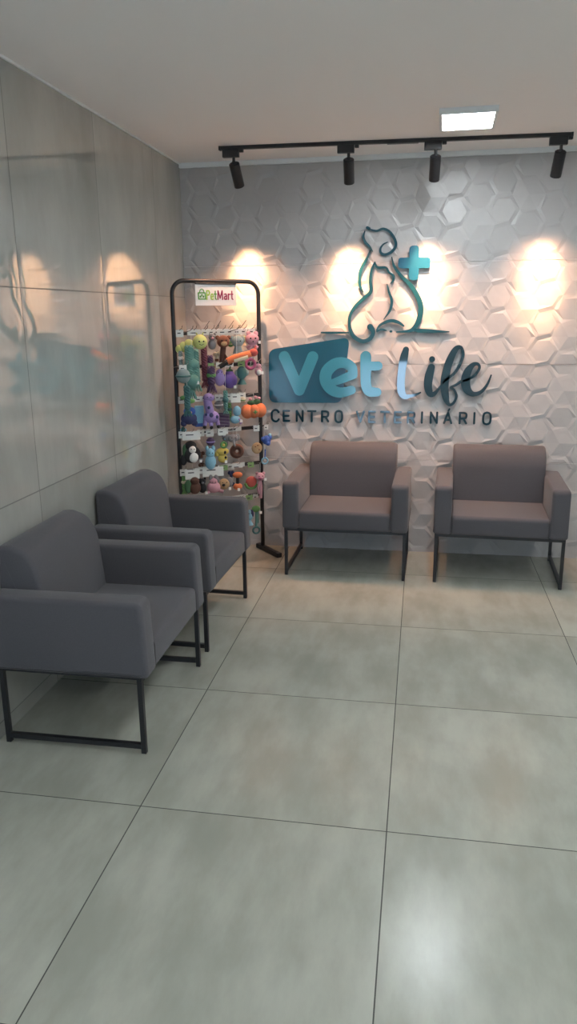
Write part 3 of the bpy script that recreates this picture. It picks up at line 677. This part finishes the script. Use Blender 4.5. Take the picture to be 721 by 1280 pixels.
toy('packaged_toy', 'white-carded light blue toy pair in the third row', 'pet toy', 295, 517, 2, [('upper_piece', 'lightblue', [('b', (.006, 0, .014), (.024, .016, .030))]), ('lower_piece', 'lightblue', [('b', (-.006, 0, -.034), (.030, .018, .024))]), ('tail', 'violet', [('l', [(.01, -.01, -.03), (.03, -.012, -.045), (.018, -.012, -.06)], .006)])], (.07, .055, False), tagp=(.03, -.05))
toy('pumpkin_toy', 'orange plush pumpkin with a green star, hanging off the right pole', 'pet toy', 317, 514, 2, [
 ('body', 'orange', [('b', (-.038, 0, 0), (.038, .032, .042)), ('b', (.038, 0, .004), (.038, .032, .042)), ('b', (0, -.008, 0), (.034, .034, .040))]),
 ('star', 'green', [('b', (0, -.040, .0), (.014, .006, .005)), ('b', (0, -.040, 0), (.005, .006, .014))]), ('leaves', 'darkgreen', [('b', (-.014, 0, .050), (.024, .014, .014)), ('b', (.020, 0, .054), (.022, .014, .016))]),
 ('berries', 'pink', [('b', (-.02, -.006, .072), .010), ('b', (.012, -.004, .080), .010), ('b', (.034, 0, .074), .009)])], off=.12)
# --- row 4
toy('penguin_toy', 'black and white plush penguin under a white header card', 'pet toy', 240, 568, 3, [
 ('body', 'black', [('b', (0, 0, 0), (.050, .030, .050)), ('b', (-.006, 0, .050), (.034, .026, .028)), ('b', (-.05, 0, -.03), (.02, .014, .03))]), ('belly', 'white', [('b', (.006, -.022, -.014), (.026, .016, .030)), ('b', (.0, -.022, .030), (.020, .014, .022))]),
 eyes(0, -.038, .036, .008, .003), ('scarf', 'darkgreen', [('b', (-.040, -.004, .020), (.014, .010, .040))])], (.125, .05, False), tagp=(.055, -.045))
toy('plush_toy', 'light blue plush toy in the middle of the fourth row', 'pet toy', 263, 572, 3, [('body', 'lightblue', [('b', (0, 0, -.026), (.032, .026, .044)), ('b', (0, 0, .026), (.026, .024, .028)), ('b', (-.018, 0, .054), (.010, .008, .016)), ('b', (.018, 0, .054), (.010, .008, .016))]), eyes(0, -.022, .030, .009, .003)], (.05, .04, False))
toy('duck_toy', 'bright yellow plush toy with dark markings and a flower', 'pet toy', 278, 566, 3, [
 ('body', 'yellow', [('b', (0, 0, .008), (.038, .026, .022)), ('b', (0, 0, -.032), (.028, .022, .026)), ('b', (-.032, 0, -.004), (.014, .012, .016))]), ('markings', 'black', [('b', (.010, -.022, .006), (.008, .006, .010)), ('b', (.014, -.016, -.026), (.008, .008, .008))]),
 ('flower', 'green', [('t', (.006, -.012, .048), .014, .007)]), ('flower_centre', 'yellow', [('b', (.006, -.012, .048), .009)])], (.055, .04, False), tagp=(.018, -.060))
toy('elephant_toy', 'small grey plush heads hanging above the brown donut', 'pet toy', 291, 548, 3, [('head', 'grey', [('b', (0, 0, 0), (.030, .022, .024)), ('b', (-.028, .006, .004), (.016, .008, .020)), ('b', (.028, .006, .004), (.016, .008, .020)), ('l', [(0, -.02, -.005), (0, -.026, -.03), (.008, -.030, -.04)], .007)]), eyes(0, -.020, .006, .010, .003)])
toy('donut_toy', 'brown ring-shaped donut toy in the fourth row', 'pet toy', 296, 564, 3, [('ring', 'brown', [('t', (0, 0, 0), .026, .017)]), ('icing', 'darkbrown', [('t', (0, -.006, 0), .026, .014)])], off=.11)
toy('disc_toy', 'flat tan cookie-shaped toy by the right pole', 'pet toy', 321, 560, 3, [('disc', 'tan', [('b', (0, 0, 0), (.032, .012, .034))]), ('crumbs', 'brown', [('b', (-.01, -.011, .01), .004), ('b', (.012, -.011, -.008), .004), ('b', (.004, -.011, .018), .004)])], (.045, .035, False))
toy('ball_toy', 'royal blue knotted ball toy sticking out right of the pole', 'pet toy', 333, 550, 3, [('ball', 'blue', [('b', (0, 0, 0), (.026, .024, .028)), ('b', (.018, 0, .016), .016), ('b', (-.018, 0, .006), .016), ('b', (.006, -.014, -.018), .014)]), ('knot', 'lightblue', [('b', (.02, -.004, .03), (.010, .01, .010))])], (.03, .03, False))
toy('ring_toy', 'small light blue ring toy hanging under the royal blue ball', 'pet toy', 331, 576, 3, [('ring', 'lightblue', [('t', (0, 0, 0), .018, .005)]), ('cord', 'blue', [('l', [(0, 0, .018), (.004, 0, .07)], .004)])])
# --- row 5
toy('bear_toy', 'dark brown plush on a green and white card at the lower left', 'pet toy', 241, 608, 4, [('body', 'darkbrown', [('b', (.012, 0, -.01), (.034, .024, .036)), ('b', (.012, 0, .030), (.026, .022, .024))]), ('scarf', 'darkgreen', [('b', (-.026, 0, .0), (.022, .014, .040))]), eyes(.012, -.020, .034, .008, .003)], (.10, .06, False))
toy('octopus_toy', 'pink plush octopus with grey ears in the fifth row', 'pet toy', 267, 609, 4, [('body', 'pink', [('b', (0, 0, 0), (.040, .03, .034)), ('b', (0, 0, .030), (.024, .022, .026)), ('l', [(-.02, 0, -.02), (-.045, -.01, -.03)], .010), ('l', [(.02, 0, -.02), (.055, -.01, -.028)], .010)]), ('ears', 'grey', [('b', (-.014, 0, .058), (.012, .008, .018)), ('b', (.016, 0, .056), (.012, .008, .018))]), eyes(0, -.020, .034, .008, .003)], (.15, .06, False), tagp=(-.058, -.03))
toy('dog_toy', 'tan plush dog with drooping grey ears in the fifth row', 'pet toy', 280, 605, 4, [('head', 'tan', [('b', (0, 0, 0), (.034, .026, .032))]), ('ears', 'grey', [('b', (-.034, .004, .004), (.014, .010, .030)), ('b', (.034, .004, .010), (.022, .014, .030))]), ('nose', 'black', [('b', (-.008, -.028, .0), (.010, .007, .008))]), eyes(0, -.024, .014, .012, .003)], (.06, .03, True), tagp=(.036, -.03), off=.11)
toy('dumbbell_toy', 'orange dumbbell-shaped toy with a black middle', 'pet toy', 297, 601, 4, [('weights', 'orange', [('b', (0, 0, .036), (.030, .024, .018)), ('b', (0, 0, -.034), (.028, .024, .020))]), ('grip', 'black', [('c', (0, 0, -.03), (0, 0, .03), .010)])], (.08, .02, False), tagp=(0, -.058))
toy('watermelon_toy', 'red watermelon slice toy with a green rind', 'pet toy', 314, 603, 4, [('flesh', 'red', [('b', (0, 0, .004), (.034, .014, .034))]), ('rind', 'green', [('l', [(-.036, 0, -.004), (-.020, 0, -.030), (.014, 0, -.034), (.036, 0, -.012)], .009)])], (.045, .03, True))
toy('pig_toy', 'pink plush pig with long dangling legs beside the right pole', 'pet toy', 325, 596, 4, [('head', 'pink', [('b', (0, 0, 0), (.028, .024, .026)), ('b', (-.018, 0, .022), .010), ('b', (.022, 0, .020), .010)]), ('snout', 'magenta', [('b', (-.006, -.024, -.004), (.010, .008, .008))]), ('limbs', 'pink', [('l', [(0, 0, -.02), (.004, 0, -.07), (0, 0, -.13)], .010), ('l', [(-.004, 0, -.03), (-.014, 0, -.07), (-.008, 0, -.10)], .008)]), eyes(0, -.022, .008, .010, .003)], tagp=(.032, -.015), off=.11)
# --- row 6
toy('fish_toy', 'light blue plush fish just above the end of the chair arm', 'pet toy', 312, 644, 5, [('body', 'lightblue', [('b', (0, 0, 0), (.022, .016, .034)), ('c', (0, 0, -.03), (0, 0, -.06), .006, .022, 12)]), ('back', 'navy', [('b', (.012, 0, .008), (.014, .014, .026))]), eyes(0, -.014, .014, .007, .003)], (.05, .03, True))
toy('dangle_toy', 'teal string toy ending in a green drop-shaped ring at the bottom of the rack', 'pet toy', 320, 648, 5, [('cord', 'teal', [('l', [(0, 0, .06), (.002, 0, .0), (0, 0, -.05)], .008), ('l', [(.012, 0, .05), (.014, 0, -.03)], .005)]), ('ring', 'darkteal', [('t', (0, 0, -.074), .020, .006)]), ('plush', 'green', [('b', (0, 0, .060), (.026, .018, .020))])], (.04, .02, False), tagp=(.03, .05))
# long empty hooks rising from the top crossbar
for px in (252, 266, 282, 297):
    u, z = rk(px, 413, 0.0)
    link('hook', tube(bmesh.new(), [(u, -0.012, bars[0]+.012), (u, -0.07, bars[0]+.045), (u, -0.125, bars[0]+.080)], 0.0020, 6), M_BLACK, rack)
# --- fuller rows: smaller toys behind and between the others
def small(kind, label, px, py, bar, c, c2, card=(.05, .04, False), sc=1.0):
    if kind == 'bear':
        nm = 'bear_toy'; ps = [('body', c, [('b', (0, 0, -.022), (.026, .018, .032))]), ('head', c, [('b', (0, 0, .022), (.022, .018, .020))]), ('ears', c, [('b', (-.017, 0, .040), (.008, .006, .009)), ('b', (.017, 0, .040), (.008, .006, .009))]), ('muzzle', c2, [('b', (0, -.015, .016), (.010, .007, .008))]), eyes(0, -.016, .027, .008, .003)]
    elif kind == 'fish':
        nm = 'fish_toy'; ps = [('body', c, [('b', (0, 0, 0), (.020, .014, .034))]), ('tail', c2, [('c', (0, 0, -.028), (0, 0, -.060), .005, .022, 10)]), ('fins', c2, [('b', (-.020, 0, .004), (.010, .004, .012)), ('b', (.020, 0, .004), (.010, .004, .012))]), eyes(0, -.012, .018, .006, .003)]
    elif kind == 'bone':
        nm = 'bone_toy'; ps = [('bone', c, [('c', (0, 0, -.034), (0, 0, .034), .010), ('b', (-.010, 0, .038), .013), ('b', (.010, 0, .038), .013), ('b', (-.010, 0, -.038), .013), ('b', (.010, 0, -.038), .013)]), ('band', c2, [('c', (0, 0, -.008), (0, 0, .008), .0125)])]
    elif kind == 'ball':
        nm = 'ball_toy'; ps = [('ball', c, [('b', (0, 0, 0), .027)]), ('trim', c2, [('t', (0, 0, 0), .026, .004, 'z')])]
    else:
        nm = 'rope_toy'; ps = [('rope', c, [('r', (0, 0, .05), (0, 0, -.04), .013)]), ('knot', c2, [('b', (0, 0, .012), (.018, .016, .014))])]
    return toy(nm, label, 'pet toy', px, py, bar, ps, card, off=.04, s=sc*1.1, far=.075)
small('rope', 'grey-green rope toy at the far left of the top row behind the caterpillar', 226, 450, 0, 'greyteal', 'white')
small('bear', 'pale grey plush bear between the caterpillar and the brown plush', 265, 426, 0, 'grey', 'pink')
small('ball', 'green ball toy tucked between the brown plush and the grey-teal ball', 288, 430, 0, 'green', 'cream', sc=.7)
small('fish', 'olive plush fish left of the pink spotted plush', 305, 424, 0, 'yellowgreen', 'cream', sc=.65)
small('bone', 'cream bone toy below the pale grey bear', 271, 450, 0, 'cream', 'brown')
small('fish', 'dark teal plush fish low at the left end of the third row', 229, 538, 2, 'darkteal', 'lightblue', sc=.7)
small('ball', 'grey ball toy right of the purple giraffe', 273, 506, 2, 'grey', 'white')
small('rope', 'green rope toy left of the white-carded blue pair', 287, 514, 2, 'green', 'darkteal')
small('ball', 'cream ball toy left of the pumpkin leaves', 303, 500, 2, 'cream', 'green', sc=.8)
small('fish', 'dark green plush fish left of the penguin', 229, 572, 3, 'darkgreen', 'green', sc=.6)
small('bone', 'dark brown bone toy right of the penguin', 252, 574, 3, 'darkbrown', 'grey')
small('ball', 'violet ball toy above the light blue plush', 263, 552, 3, 'plum', 'violet')
small('bear', 'grey plush bear left of the grey elephant', 281, 551, 3, 'grey', 'lightblue', sc=.8)
small('rope', 'green rope toy at the far left of the fifth row', 230, 605, 4, 'green', 'cream')
small('bone', 'dark blue bone toy right of the tan dog in the fifth row', 289, 598, 4, 'navy', 'grey')
small('bear', 'black plush bear left of the pink octopus', 253, 606, 4, 'black', 'grey')
small('ball', 'white ball toy at the right end of the lowest visible row', 306, 660, 5, 'white', 'lightblue', card=None)
